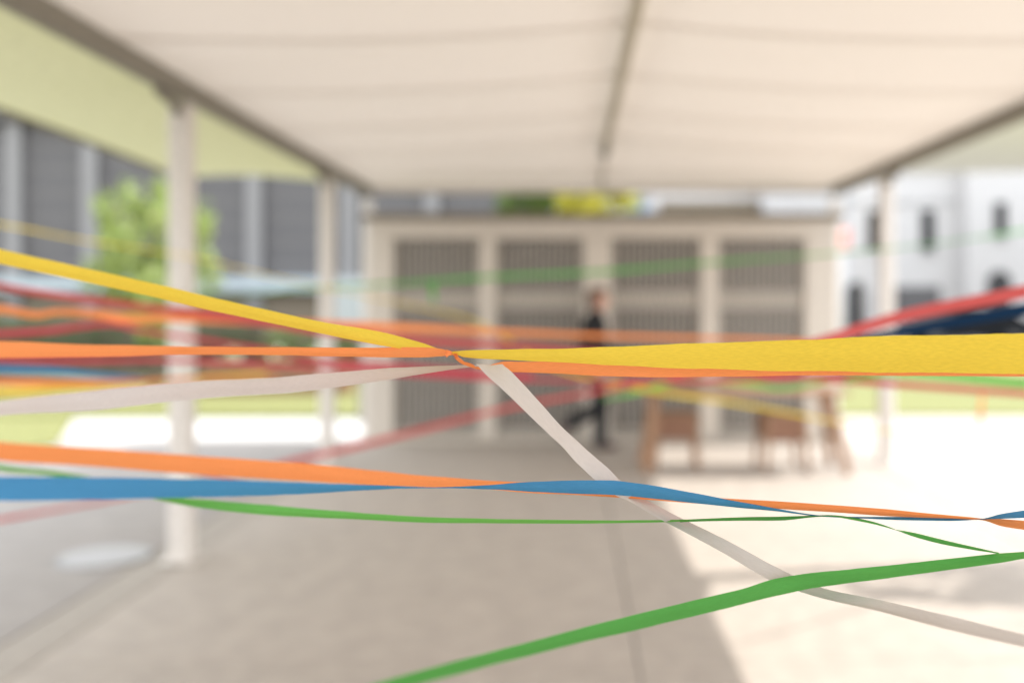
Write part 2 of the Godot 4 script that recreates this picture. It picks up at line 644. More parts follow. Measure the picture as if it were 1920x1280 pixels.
# ---------------------------------------------------------------- the shelter we stand under
const LEFT := -2.39
const RIGHT := 3.10
const MID := 0.355
const FAR_END := 11.75

func canopy_height(x: float, d: float) -> float:
	var s := (x - MID) / ((RIGHT - LEFT) / 2)
	var ridge := 3.24 - 0.295 * absf(s) - 0.03 * (1.0 - absf(s)) * absf(s)
	var hip := clampf((d - 10.2) / (FAR_END - 10.2), 0.0, 1.0)
	var h := lerpf(ridge, 2.955, hip * hip * (3 - 2 * hip))
	# seams bow towards the camera at the sides; the cloth bellies up between them
	var bowed := d + 0.10 * pow(x - MID, 2)
	var u := fposmod(bowed - 5.85, 1.33) / 1.33
	var belly := sin(u * PI)
	h += (0.024 * belly * (1.0 - hip) - 0.010 * pow(1.0 - belly, 2)) * (1.0 - pow(minf(absf(s), 1.0), 6))
	return h

func shelter() -> void:
	var t := thing("shade_shelter", "long shelter of cream fabric stretched over beige posts, seen from beneath", "shelter")
	var st := SurfaceTool.new()
	st.begin(Mesh.PRIMITIVE_TRIANGLES)
	st.set_smooth_group(0)
	var nx := 36
	var nz := 320
	for i in nz + 1:
		for j in nx + 1:
			var d := lerpf(-6.0, FAR_END, float(i) / nz)
			var x := lerpf(LEFT - 0.03, RIGHT + 0.03, float(j) / nx)
			st.set_uv(Vector2(x, d))
			st.add_vertex(Vector3(x, canopy_height(x, d), -d))
	for i in nz:
		for j in nx:
			var a := i * (nx + 1) + j
			for q in [a, a + nx + 1, a + 1, a + 1, a + nx + 1, a + nx + 2]:
				st.add_index(q)
	st.generate_normals()
	part("fabric", st.commit(), M.canvas, t)
	# welded seams: a narrow doubled strip under the cloth at each joint
	for s in range(-7, 5):
		var sm := SurfaceTool.new()
		sm.begin(Mesh.PRIMITIVE_TRIANGLES)
		sm.set_smooth_group(0)
		var ok := true
		for j in 41:
			var x := lerpf(LEFT + 0.06, RIGHT - 0.06, j / 40.0)
			for e in [-0.035, 0.035]:
				var d: float = 5.85 + s * 1.33 - 0.10 * pow(x - MID, 2) + e
				if d > 11.3: ok = false
				sm.add_vertex(Vector3(x, canopy_height(x, d) - 0.004, -d))
		for j in 40:
			for q in [j * 2, j * 2 + 1, j * 2 + 2, j * 2 + 2, j * 2 + 1, j * 2 + 3]:
				sm.add_index(q)
		if ok:
			sm.generate_normals()
			part("seam", sm.commit(), M.canvas, t)
	# beams along both sides and across the far end
	for x in [LEFT, RIGHT]:
		part("side_beam", box(Vector3(0.09, 0.12, 17.6), 0.012), M.beam, t, Vector3(x, 2.895, -2.9))
	part("end_beam", box(Vector3(RIGHT - LEFT - 0.11, 0.08, 0.08), 0.01), M.beige, t, Vector3(MID, 2.915, -FAR_END + 0.02))
	# ridge pole with its end fitting
	part("ridge_pole", tube([Vector3(MID, 3.165, 5.5), Vector3(MID, 3.165, -10.25)], [0.042, 0.042], 16), M.tan_pole, t)
	part("ridge_fitting", tube([Vector3(MID, 3.165, -10.2), Vector3(MID, 3.15, -10.36), Vector3(MID, 3.12, -10.42)], [0.058, 0.058, 0.03], 14), M.steel, t)
	part("hip_pole", tube([Vector3(MID, 3.12, -10.36), Vector3(MID, 2.94, -FAR_END + 0.02)], [0.03, 0.03], 10), M.beige, t)
	# posts
	for x in [LEFT, RIGHT]:
		for d in [2.47, 6.12, 9.77, 11.72]:
			var wide := 0.13 if d < 11.0 else 0.11
			var p := part("post", box(Vector3(wide, 2.80, wide), 0.012), M.beige, t, Vector3(x, 1.405, -d))
			part("base_plate", box(Vector3(0.22, 0.012, 0.22), 0.003), M.beige, p, Vector3(0, -1.398, 0))
			if d < 11.0:
				part("bracket", tube([Vector3(0, 1.34, 0.06), Vector3(0, 1.38, 0.16), Vector3(0, 1.41, 0.36)], [0.03, 0.03, 0.03], 8), M.beam, p)

# ---------------------------------------------------------------- fabric sails at both sides
func sail(called: String, label: String, grid: Callable, m: Material, posts: Array) -> void:
	var t := thing(called, label, "shade sail")
	var st := SurfaceTool.new()
	st.begin(Mesh.PRIMITIVE_TRIANGLES)
	st.set_smooth_group(0)
	for i in 25:
		for j in 25:
			st.set_uv(Vector2(i, j) / 24.0)
			st.add_vertex(grid.call(i / 24.0, j / 24.0))
	for i in 24:
		for j in 24:
			var a := i * 25 + j
			for q in [a, a + 25, a + 1, a + 1, a + 25, a + 26]:
				st.add_index(q)
	st.generate_normals()
	part("fabric", st.commit(), m, t)
	var edge := []
	var rad := []
	for i in 25:
		var q: Vector3 = grid.call(i / 24.0, 1.0)
		edge.append(q + Vector3(0, -0.015, 0))
		rad.append(0.022)
	part("edge_rope", tube(edge, rad, 8), M.beam, t)
	for q in posts:
		part("post", tube([Vector3(q.x, -0.03, q.z), Vector3(q.x, q.y, q.z)], [0.05, 0.05], 12), M.beige, t)

func side_sails() -> void:
	sail("lime_sail", "pale lime green fabric sail stretched outside the left row of posts", func(u: float, v: float) -> Vector3:
		var far := 11.35 - 0.85 * v - 0.5 * sin(v * PI)
		var d := lerpf(1.0, far, u)
		var out := -2.50 - v * (1.60 - 0.24 * sin(u * PI))
		return Vector3(out, 2.93 - 0.03 * v - 0.05 * sin(v * PI) * sin(u * PI), -d), M.lime_canvas, [Vector3(-4.1, 2.9, -10.52), Vector3(-4.1, 2.9, -1.0)])
	sail("grey_sail", "grey fabric sail high beyond the right row of posts", func(u: float, v: float) -> Vector3:
		var d := lerpf(24.0, 38.0, u)
		return Vector3(lerpf(11.2, 24.0, v) + 0.6 * sin(u * PI) * (1.0 - v), 6.5 + 0.2 * v - 0.3 * sin(v * PI) * sin(u * PI), -d), M.grey_canvas, [Vector3(24.0, 6.7, -24.0), Vector3(24.0, 6.7, -38.0), Vector3(11.2, 6.5, -38.0)])

# ---------------------------------------------------------------- the low building with slatted screens
func screen_building() -> void:
	var d := 11.30
	var k := d / F
	var t := thing("slatted_building", "low beige building with four slatted screens across its front", "building", Vector3(0, 0, -d))
	var X := func(px: float) -> float: return (px - VX) * k
	var Y := func(py: float) -> float: return EYE + (VY - py) * k
	var x0: float = X.call(706)
	var x1: float = X.call(1556)
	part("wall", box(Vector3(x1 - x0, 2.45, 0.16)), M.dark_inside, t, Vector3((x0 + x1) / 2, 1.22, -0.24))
	part("side_wall", box(Vector3(0.08, 2.5, 0.36)), M.frame, t, Vector3(x0 - 0.043, 1.25, -0.16))
	part("side_wall", box(Vector3(0.08, 2.5, 0.36)), M.frame, t, Vector3(x1 + 0.043, 1.25, -0.16))
	var ytop: float = Y.call(447)
	part("header_beam", box(Vector3(x1 - x0 + 0.17, Y.call(412) - ytop, 0.14)), M.frame, t, Vector3((x0 + x1) / 2, (Y.call(412) + ytop) / 2, -0.05))
	part("roof", box(Vector3(x1 - x0 + 0.30, 0.07, 0.44)), M.roof_brown, t, Vector3((x0 + x1) / 2, Y.call(406), -0.15))
	part("plinth", box(Vector3(x1 - x0 + 0.16, 0.05, 0.13)), M.frame, t, Vector3((x0 + x1) / 2, 0.027, -0.055))
	for c in [[706, 738], [898, 931], [1093, 1148], [1313, 1348], [1509, 1556]]:
		var a: float = X.call(c[0])
		var b: float = X.call(c[1])
		part("column", box(Vector3(b - a, ytop - 0.06, 0.15)), M.frame, t, Vector3((a + b) / 2, (ytop + 0.056) / 2, -0.045))
	var n := 0
	for c in [[738, 898], [931, 1093], [1148, 1313], [1348, 1509]]:
		var a: float = X.call(c[0])
		var b: float = X.call(c[1])
		var sc := Node3D.new()
		sc.name = "slatted_screen"
		sc.position = Vector3((a + b) / 2, 0, 0)
		t.add_child(sc, true)
		var ym0: float = Y.call(579)
		var ym1: float = Y.call(545)
		part("mid_rail", box(Vector3(b - a - 0.004, ym1 - ym0, 0.03)), M.frame, sc, Vector3(0, (ym0 + ym1) / 2, -0.056))
		part("bottom_rail", box(Vector3(b - a - 0.004, 0.09, 0.03)), M.frame, sc, Vector3(0, 0.11, -0.062))
		var cnt := 14
		for i in cnt:
			n += 1
			part("slat", box(Vector3(0.036, ytop - 0.06, 0.02), 0.003), M.slat if (i * 7 + n) % 3 else M.slat_b, sc, Vector3((i + 0.5 - cnt / 2.0) * (b - a) / cnt, (ytop + 0.056) / 2, -0.03))

# ---------------------------------------------------------------- buildings further off
func window_part(parent: Node, x: float, y: float, z: float, w: float, h: float, m: Material) -> void:
	var wn := part("window", box(Vector3(w, h, 0.10)), M.black, parent, Vector3(x, y, z))
	part("pane", box(Vector3(w - 0.12, h - 0.12, 0.02)), M.glass_dark, wn, Vector3(0, 0, 0.05))
	part("sill", box(Vector3(w + 0.2, 0.08, 0.18)), m, wn, Vector3(0, -h / 2 - 0.045, 0.03))
	part("glazing_bar", box(Vector3(0.03, h - 0.12, 0.02)), M.black, wn, Vector3(0, 0, 0.065))

func far_buildings() -> void:
	# dark clad hall on the left
	var d := 26.0
	var k := d / F
	var t := thing("dark_hall", "long dark grey hall clad in horizontal boards between pale columns, behind the tree", "building", Vector3(0, 0, -d))
	var x0 := -21.0
	var x1 := -1.6
	part("wall", box(Vector3(x1 - x0, 6.6, 8.0)), M.dark_inside, t, Vector3((x0 + x1) / 2, 3.2, -4.2))
	var edges := [-21.0, (25 - VX) * k, (168 - VX) * k, (322 - VX) * k, (476 - VX) * k, (655 - VX) * k, (810 - VX) * k, x1]
	for i in edges.size() - 1:
		var a: float = edges[i] + (0.22 if i > 0 else 0.0)
		var b: float = edges[i + 1] - (0.22 if i < edges.size() - 2 else 0.0)
		for r in 19:
			part("cladding_board", box(Vector3(b - a - 0.01, 0.195, 0.05), 0.012), M.dark_clad if (r * 5 + i) % 3 else M.dark_clad_b, t, Vector3((a + b) / 2, 2.35 + r * 0.21, -0.17))
		if i > 0:
			part("column", box(Vector3(0.40, 6.3, 0.36)), M.grey_column, t, Vector3(edges[i], 3.15, -0.10))
	part("ledge", box(Vector3(x1 - x0 + 0.1, 0.34, 0.5)), M.pale_blue, t, Vector3((x0 + x1) / 2, 2.06, 0.14))
	part("base_wall", box(Vector3(x1 - x0, 1.9, 0.12)), M.roof_brown, t, Vector3((x0 + x1) / 2, 0.93, -0.12))
	part("fascia", box(Vector3(x1 - x0 + 0.4, 0.45, 0.6)), M.dark_clad, t, Vector3((x0 + x1) / 2, 6.55, -0.0))
	part("roof", box(Vector3(x1 - x0 + 0.6, 0.12, 8.9)), M.dark_clad_b, t, Vector3((x0 + x1) / 2, 6.84, -4.0))
	# white building on the right
	d = 45.0
	k = d / F
	t = thing("white_building", "white rendered two storey building with narrow dark windows and arched doors", "building", Vector3(0, 0, -d))
	var X := func(px: float) -> float: return (px - VX) * k
	var Y := func(py: float) -> float: return EYE + (VY - py) * k
	var a: float = X.call(1440)
	var b: float = X.call(1806)
	var c: float = X.call(2300)
	var m: float = X.call(1110)
	part("wall", box(Vector3(b - a, 8.2, 9)), M.white_wall, t, Vector3((a + b) / 2, 4.05, -4.5))
	part("wing_wall", box(Vector3(c - b + 0.3, 9.2, 10)), M.white_wall, t, Vector3((b + c) / 2, 4.55, -4.2))
	part("rear_wall", box(Vector3(a - m, 8.0, 6)), M.white_wall, t, Vector3((a + m) / 2, 3.95, -5.5))
	part("rear_roof", box(Vector3(X.call(1440) - X.call(1250), 0.8, 6.4)), M.roof_brown, t, Vector3((X.call(1250) + X.call(1440)) / 2 - 0.1, 6.0, -4.7))
	part("string_course", box(Vector3(b - a, 0.14, 0.2)), M.white_paint, t, Vector3((a + b) / 2, Y.call(376), 0.02))
	part("cornice", box(Vector3(b - a + 0.3, 0.35, 0.5)), M.white_paint, t, Vector3((a + b) / 2 - 0.1, 8.25, 0.1))
	part("cornice", box(Vector3(c - b + 0.6, 0.35, 0.5)), M.white_paint, t, Vector3((b + c) / 2, 9.25, 0.9))
	for w in [[1740, 432, 24, 78], [1637, 432, 20, 74], [1862, 415, 22, 64], [1960, 415, 22, 64]]:
		window_part(t, X.call(w[0]), Y.call(w[1]), 0.02 if w[0] < 1806 else 0.82, w[2] * k, w[3] * k, M.white_paint)
	for e in [[1606, 38, 528, 0.02], [1860, 44, 508, 0.82]]:
		var w: float = e[1] * k
		var top: float = Y.call(e[2])
		var poly := PackedVector2Array([Vector2(-w / 2, 0), Vector2(w / 2, 0)])
		for i in 13:
			var ang := PI * i / 12.0
			poly.append(Vector2(cos(ang) * w / 2, top - w / 2 + sin(ang) * w / 2))
		var dr := part("arched_door", prism(poly, 0.12), M.black, t, Vector3(X.call(e[0]), 0, e[3] + 0.06))
		part("handle", box(Vector3(0.05, 0.2, 0.05)), M.steel, dr, Vector3(w * 0.3, 1.05, 0.03))
	var g0: float = X.call(1678)
	var g1: float = X.call(1762)
	var gate := part("garage_door", box(Vector3(g1 - g0, Y.call(537), 0.1)), M.black, t, Vector3((g0 + g1) / 2, Y.call(537) / 2, 0.05))
	for i in 5:
		part("door_panel", box(Vector3(g1 - g0 - 0.16, Y.call(537) / 5 - 0.05, 0.05)), M.dark_clad, gate, Vector3(0, (i - 2) * Y.call(537) / 5 * 0.98, 0.05))
	# red sign fixed to a slim pole by the white building
	var s := thing("red_sign", "small faded red sign on a slim white pole beside the slatted building", "sign", Vector3(4.93, 0, -18.0))
	part("pole", tube([Vector3(0, -0.03, 0), Vector3(0, 3.0, 0)], [0.03, 0.03], 10), M.white_paint, s)
	part("panel", box(Vector3(0.22, 0.36, 0.02)), M.red_sign, s, Vector3(0, 2.75, 0.045))
	# notice board left of the slatted building
	s = thing("notice_board", "pale blank board on two legs between the left posts and the building", "notice board", Vector3(-3.05, 0, -13.4))
	part("panel", box(Vector3(0.56, 0.66, 0.04)), mat(lin(0.36, 0.39, 0.38), 0.6), s, Vector3(0, 1.58, 0))
	for x in [-0.2, 0.2]:
		part("leg", tube([Vector3(x, -0.03, -0.045), Vector3(x, 1.85, -0.045)], [0.022, 0.022], 8), M.steel, s)
	# blue box on the roof line, far behind
	s = thing("blue_shed", "small slate blue shed roof showing above the slatted building", "shed", Vector3(1.95, 0, -30.0))
	part("wall", box(Vector3(0.62, 4.6, 1.6)), mat(lin(0.16, 0.25, 0.38), 0.6), s, Vector3(0, 2.27, 0))
	part("roof", box(Vector3(0.76, 0.12, 1.9)), M.grey_column, s, Vector3(0, 4.63, 0))

# ---------------------------------------------------------------- plants
func planting() -> void:
	tree("young fresh green tree in front of the dark hall, behind the nearest left post", Vector3(-6.7, -0.02, -16.0), 3.65, Vector3(0.95, 1.4, 0.9), 5000, 0.07, M.leaf_fresh, 41)
	tree("bright yellow leaved tree showing above the roof of the slatted building", Vector3(0.42, -0.03, -22.0), 4.9, Vector3(1.0, 1.1, 0.9), 4400, 0.09, M.leaf_yellow, 52)
	tree("dark green tree left of the yellow one above the slatted roof", Vector3(-0.75, -0.03, -23.5), 5.1, Vector3(1.05, 1.2, 0.9), 4000, 0.09, M.leaf_mid, 63)
	tree("leafy tree outside the right edge of the shelter, its shade falling on the sunlit paving", Vector3(6.1, -0.03, -5.9), 4.6, Vector3(1.35, 1.0, 0.8), 2600, 0.09, M.leaf_mid, 74)
	for h in [["low dark green hedge along the lawn at far left", -12.2, -6.4, 21.0, 1.45, 71, M.leaf_dark, 9000], ["mid green clipped hedge right of the young tree", -6.2, -1.9, 20.5, 1.2, 77, M.leaf_mid, 7000]]:
		var cl := []
		var n := 26
		for i in n:
			cl.append([Vector3(lerpf(h[1], h[2], (i + 0.5) / n), h[4] * 0.48, -h[3]), Vector3((h[2] - h[1]) / n * 1.2, h[4] * 0.52, 0.45)])
		var hd := thing("hedge", h[0], "hedge")
		var f := part("foliage", leaf_mesh(cl, h[7], 0.07, h[5]), h[6], hd)
		f.set_meta("kind", "stuff")
		part("stems", box(Vector3(h[2] - h[1], h[4] * 0.8, 0.5)), M.bark, hd, Vector3((h[1] + h[2]) / 2, h[4] * 0.4, -h[3]))
	# brown planter with three white flowering shrubs
	var p := thing("planter", "long dark brown timber planter on the lawn behind the second left post", "planter", Vector3(-5.05, 0.03, -17.2))
	for z in [-0.22, 0.22]:
		for r in 3:
			part("plank", box(Vector3(2.5, 0.16, 0.035)), M.wood_dark, p, Vector3(0, 0.085 + r * 0.165, z))
	for x in [-1.24, 1.24]:
		part("end_board", box(Vector3(0.035, 0.49, 0.40)), M.wood_dark, p, Vector3(x, 0.25, 0))
	part("soil", box(Vector3(2.42, 0.4, 0.39)), M.bark, p, Vector3(0, 0.22, 0))
	var where := ["left end", "middle", "right end"]
	for i in 3:
		var s := thing("flowering_shrub", "small white flowering shrub in the %s of the brown planter" % where[i], "shrub", Vector3(-5.85 + i * 0.8, 0.45, -17.2), 0, "white shrubs in the planter")
		part("foliage", leaf_mesh(clump_list(Vector3(0, 0.14, 0), Vector3(0.22, 0.16, 0.18), 8, 80 + i), 350, 0.035, 90 + i), M.leaf_mid, s).set_meta("kind", "stuff")
		part("blossom", leaf_mesh(clump_list(Vector3(0, 0.2, 0.03), Vector3(0.2, 0.16, 0.17), 8, 85 + i), 500, 0.03, 95 + i), M.blossom, s).set_meta("kind", "stuff")

# ---------------------------------------------------------------- table, stools, car
func bar(st_from: Vector3, st_to: Vector3, w: float, h: float, m: Material, parent: Node, called: String) -> MeshInstance3D:
	var o := part(called, box(Vector3(w, h, st_from.distance_to(st_to)), 0.005), m, parent, (st_from + st_to) / 2)
	var dir := (st_to - st_from).normalized()
	o.basis = Basis.looking_at(dir, Vector3.UP if absf(dir.y) < 0.95 else Vector3.RIGHT)
	return o

func furniture() -> void:
	var d := 9.45
	var k := d / F
	var x0 := (1228 - VX) * k
	var x1 := (1548 - VX) * k
	var t := thing("trestle_table", "reddish brown wooden trestle table with splayed legs in the sun", "table", Vector3(0, 0, -d))
	for i in 4:
		part("plank", box(Vector3(x1 - x0 + 0.3, 0.035, 0.165)), M.wood, t, Vector3((x0 + x1) / 2, 0.755, -0.255 + i * 0.17))
	for e in [[x0, -0.11], [x1, 0.13]]:
		for z in [-0.26, 0.26]:
			bar(Vector3(e[0], 0.733, z * 0.7), Vector3(e[0] + e[1], 0.01, z * 1.15), 0.055, 0.075, M.wood, t, "leg")
		bar(Vector3(e[0] + e[1] * 0.55, 0.34, -0.30), Vector3(e[0] + e[1] * 0.55, 0.34, 0.30), 0.04, 0.06, M.wood, t, "brace")
	var which := ["left", "right"]
	var first: Node3D
	for i in 2:
		var cx: float = ([1268.0, 1466.0][i] - VX) * k
		if i == 0:
			first = thing("wooden_stool", "", "stool", Vector3(cx, 0, -d - 0.1), 0.0, "stools at the trestle table")
			part("seat", box(Vector3(0.42, 0.035, 0.36)), M.wood, first, Vector3(0, 0.525, 0))
			part("apron", box(Vector3(0.36, 0.22, 0.025)), M.wood_dark, first, Vector3(0, 0.395, 0.145))
			part("apron", box(Vector3(0.36, 0.22, 0.025)), M.wood_dark, first, Vector3(0, 0.395, -0.145))
			for sx in [-1, 1]:
				part("side_rail", box(Vector3(0.025, 0.22, 0.26)), M.wood_dark, first, Vector3(sx * 0.17, 0.395, 0))
				for sz in [-1, 1]:
					bar(Vector3(sx * 0.175, 0.505, sz * 0.15), Vector3(sx * 0.20, 0.005, sz * 0.17), 0.04, 0.04, M.wood, first, "leg")
		else:
			first = first.duplicate()
			first.name = numbered("wooden_stool")
			add_child(first)
			first.position = Vector3(cx, 0, -d - 0.02)
			first.rotation.y = 0.12
		first.set_meta("label", "brown wooden stool under the %s half of the trestle table" % which[i])
	# dark car before the white building
	var c := thing("parked_car", "dark navy parked car in front of the white building", "car", Vector3(14.3, -0.03, -36.0))
	var prof := PackedVector2Array([Vector2(-2.2, 0.35), Vector2(-2.25, 0.72), Vector2(-2.1, 0.86), Vector2(-1.15, 0.98), Vector2(-0.55, 1.42), Vector2(0.1, 1.5), Vector2(1.1, 1.46), Vector2(1.75, 1.05), Vector2(2.15, 0.95), Vector2(2.25, 0.6), Vector2(2.2, 0.32)])
	part("body", prism(prof, 1.72), M.car_paint, c, Vector3(0, 0, 0.86))
	for w in [[Vector2(-0.98, 1.0), Vector2(-0.5, 1.36), Vector2(0.22, 1.42), Vector2(0.22, 1.0)], [Vector2(0.3, 1.0), Vector2(0.3, 1.42), Vector2(1.02, 1.39), Vector2(1.52, 1.02)]]:
		part("window", prism(PackedVector2Array(w), 0.02), M.glass_dark, c, Vector3(0, 0, 0.874))
	for x in [-0.3, 0.9]:
		part("handle", box(Vector3(0.18, 0.03, 0.03)), M.alloy, c, Vector3(x + 0.35, 0.92, 0.878))
	for x in [-1.4, 1.38]:
		for z in [-0.72, 0.78]:
			var cy := CylinderMesh.new()
			cy.top_radius = 0.33
			cy.bottom_radius = 0.33
			cy.height = 0.22
			var wh := part("wheel", cy, M.rubber, c, Vector3(x, 0.34, z), Vector3(PI / 2, 0, 0))
			var rm := CylinderMesh.new()
			rm.top_radius = 0.2
			rm.bottom_radius = 0.22
			rm.height = 0.03
			part("rim", rm, M.alloy, wh, Vector3(0, 0.12 if z > 0 else -0.12, 0))
	for z in [-0.6, 0.6]:
		part("headlight", box(Vector3(0.06, 0.12, 0.3), 0.02), M.lamp_glass, c, Vector3(-2.24, 0.74, z))

# ---------------------------------------------------------------- the walker
func walker() -> void:
	var t := thing("person", "person in a black jacket and dark trousers walking past the slatted screens", "person", Vector3(0.26, 0, -10.7))
	var V := func(x: float, y: float, z: float) -> Vector3: return Vector3(x, y, z)
	var hipn: Vector3 = V.call(0.0, 0.90, 0.085)
	var hipf: Vector3 = V.call(0.0, 0.90, -0.085)
	# front (planted) leg is the far one; the near leg is lifted behind
	var kf: Vector3 = V.call(0.075, 0.49, -0.08)
	var af: Vector3 = V.call(0.06, 0.085, -0.08)
	var kn: Vector3 = V.call(0.06, 0.48, 0.085)
	var an: Vector3 = V.call(-0.26, 0.30, 0.09)
	var shn: Vector3 = V.call(0.0, 1.40, 0.175)
	var shf: Vector3 = V.call(0.0, 1.40, -0.175)
	var eln: Vector3 = V.call(-0.10, 1.13, 0.21)
	var elf: Vector3 = V.call(0.07, 1.13, -0.20)
	var wrn: Vector3 = V.call(0.02, 0.92, 0.22)
	var wrf: Vector3 = V.call(0.26, 1.02, -0.17)
	var legs := [[hipn, kn, 0.085, 0.056], [kn, an, 0.054, 0.036], [hipf, kf, 0.085, 0.056], [kf, af, 0.054, 0.036]]
	var torso := [[V.call(-0.01, 0.93, 0.05), V.call(-0.01, 0.93, -0.05), 0.105, 0.105], [V.call(-0.01, 0.95, 0), V.call(-0.005, 1.15, 0), 0.10, 0.095],
		[V.call(0, 1.14, 0.05), V.call(0, 1.34, 0.07), 0.085, 0.095], [V.call(0, 1.14, -0.05), V.call(0, 1.34, -0.07), 0.085, 0.095], [shn, shf, 0.055, 0.055]]
	var arms := [[shn, eln, 0.050, 0.038], [eln, wrn, 0.037, 0.026], [shf, elf, 0.050, 0.038], [elf, wrf, 0.037, 0.026]]
	var neck := [[V.call(0.0, 1.40, 0), V.call(0.025, 1.54, 0), 0.058, 0.050]]
	var hc: Vector3 = V.call(0.035, 1.625, 0)
	var head := [[hc + V.call(-0.015, 0.02, 0), hc + V.call(0.015, 0.02, 0), 0.088, 0.085], [hc + V.call(0.03, -0.04, 0), hc + V.call(0.055, -0.085, 0), 0.066, 0.036],
		[hc + V.call(0.098, 0.005, 0), hc + V.call(0.118, -0.03, 0), 0.010, 0.013], [hc + V.call(0.085, -0.062, -0.012), hc + V.call(0.085, -0.062, 0.012), 0.010, 0.010],
		[hc + V.call(0.0, -0.0, 0.085), hc + V.call(-0.005, -0.035, 0.082), 0.012, 0.008], [hc + V.call(0.0, -0.0, -0.085), hc + V.call(-0.005, -0.035, -0.082), 0.012, 0.008]]
	part("body", flesh(legs + torso + arms + neck + [head[0], head[1]], 0.018, 0.04), M.skin, t)
	part("face", flesh(head + neck, 0.006, 0.018), M.skin, t)
	for z in [-0.033, 0.033]:
		var eye := SphereMesh.new()
		eye.radius = 0.011
		eye.height = 0.022
		part("eye", eye, M.black, t, hc + V.call(0.088, 0.012, z))
	part("hair", flesh([[hc + V.call(-0.03, 0.035, 0), hc + V.call(0.02, 0.05, 0), 0.092, 0.080], [hc + V.call(-0.06, 0.0, 0), hc + V.call(-0.055, -0.09, 0), 0.070, 0.050], [hc + V.call(-0.03, 0.03, 0.05), hc + V.call(-0.03, -0.05, 0.06), 0.045, 0.03], [hc + V.call(-0.03, 0.03, -0.05), hc + V.call(-0.03, -0.05, -0.06), 0.045, 0.03]], 0.009, 0.02), M.hair, t)
	var jk := []
	for b in torso + [arms[0], arms[2]]:
		jk.append([b[0], b[1], b[2] + 0.042, b[3] + 0.040])
	for i in [1, 3]:
		var a: Array = arms[i]
		jk.append([a[0], a[0].lerp(a[1], 0.94), a[2] + 0.014, a[3] + 0.014])
	jk.append([V.call(0.005, 1.42, 0), V.call(0.015, 1.475, 0), 0.062, 0.060])
	part("jacket", flesh(jk, 0.016, 0.035), M.jacket, t)
	var tr := [[V.call(-0.01, 0.93, 0.05), V.call(-0.01, 0.93, -0.05), 0.112, 0.112]]
	for b in legs:
		tr.append([b[0], b[1], b[2] + 0.026, b[3] + 0.036])
	part("trousers", flesh(tr, 0.016, 0.03), M.trousers, t)
	part("shoe", flesh([[af + V.call(-0.02, -0.035, 0), af + V.call(0.15, -0.052, 0), 0.044, 0.033], [af, af + V.call(0, -0.03, 0), 0.045, 0.045]], 0.009, 0.02), M.shoe, t)
	part("shoe", flesh([[an + V.call(-0.04, 0.0, 0), an + V.call(-0.09, -0.15, 0), 0.044, 0.033], [an, an + V.call(-0.03, -0.01, 0), 0.045, 0.045]], 0.009, 0.02), M.shoe, t)
	for hnd in [[wrn, V.call(0.25, -0.95, 0.0), 1.0], [wrf, V.call(0.85, -0.4, 0.1), -1.0]]:
		var w: Vector3 = hnd[0]
		var dir: Vector3 = hnd[1].normalized()
		var side: Vector3 = dir.cross(Vector3(0, 0, 1)).normalized()
		var palm: Vector3 = dir.cross(side).normalized() * hnd[2]
		var bones := [[w, w + dir * 0.05, 0.022, 0.024], [w + dir * 0.05 + side * 0.018, w + dir * 0.085 + side * 0.026, 0.014, 0.013], [w + dir * 0.05 - side * 0.018, w + dir * 0.085 - side * 0.026, 0.014, 0.013]]
		for f in 4:
			var o := side * (0.030 - 0.020 * f)
			var ln: float = [0.034, 0.040, 0.037, 0.029][f]
			var b0: Vector3 = w + dir * 0.088 + o
			var b1: Vector3 = b0 + (dir + palm * 0.25).normalized() * ln
			var b2: Vector3 = b1 + (dir + palm * 0.9).normalized() * ln * 0.8
			bones.append([b0, b1, 0.0095, 0.0088])
			bones.append([b1, b2, 0.0085, 0.0075])
		bones.append([w + dir * 0.03 + side * 0.02, w + dir * 0.06 + side * 0.05 + palm * 0.01, 0.012, 0.010])
		bones.append([w + dir * 0.06 + side * 0.05 + palm * 0.01, w + dir * 0.09 + side * 0.055 + palm * 0.02, 0.0095, 0.0085])
		part("hand", flesh(bones, 0.0045, 0.006), M.skin, t)

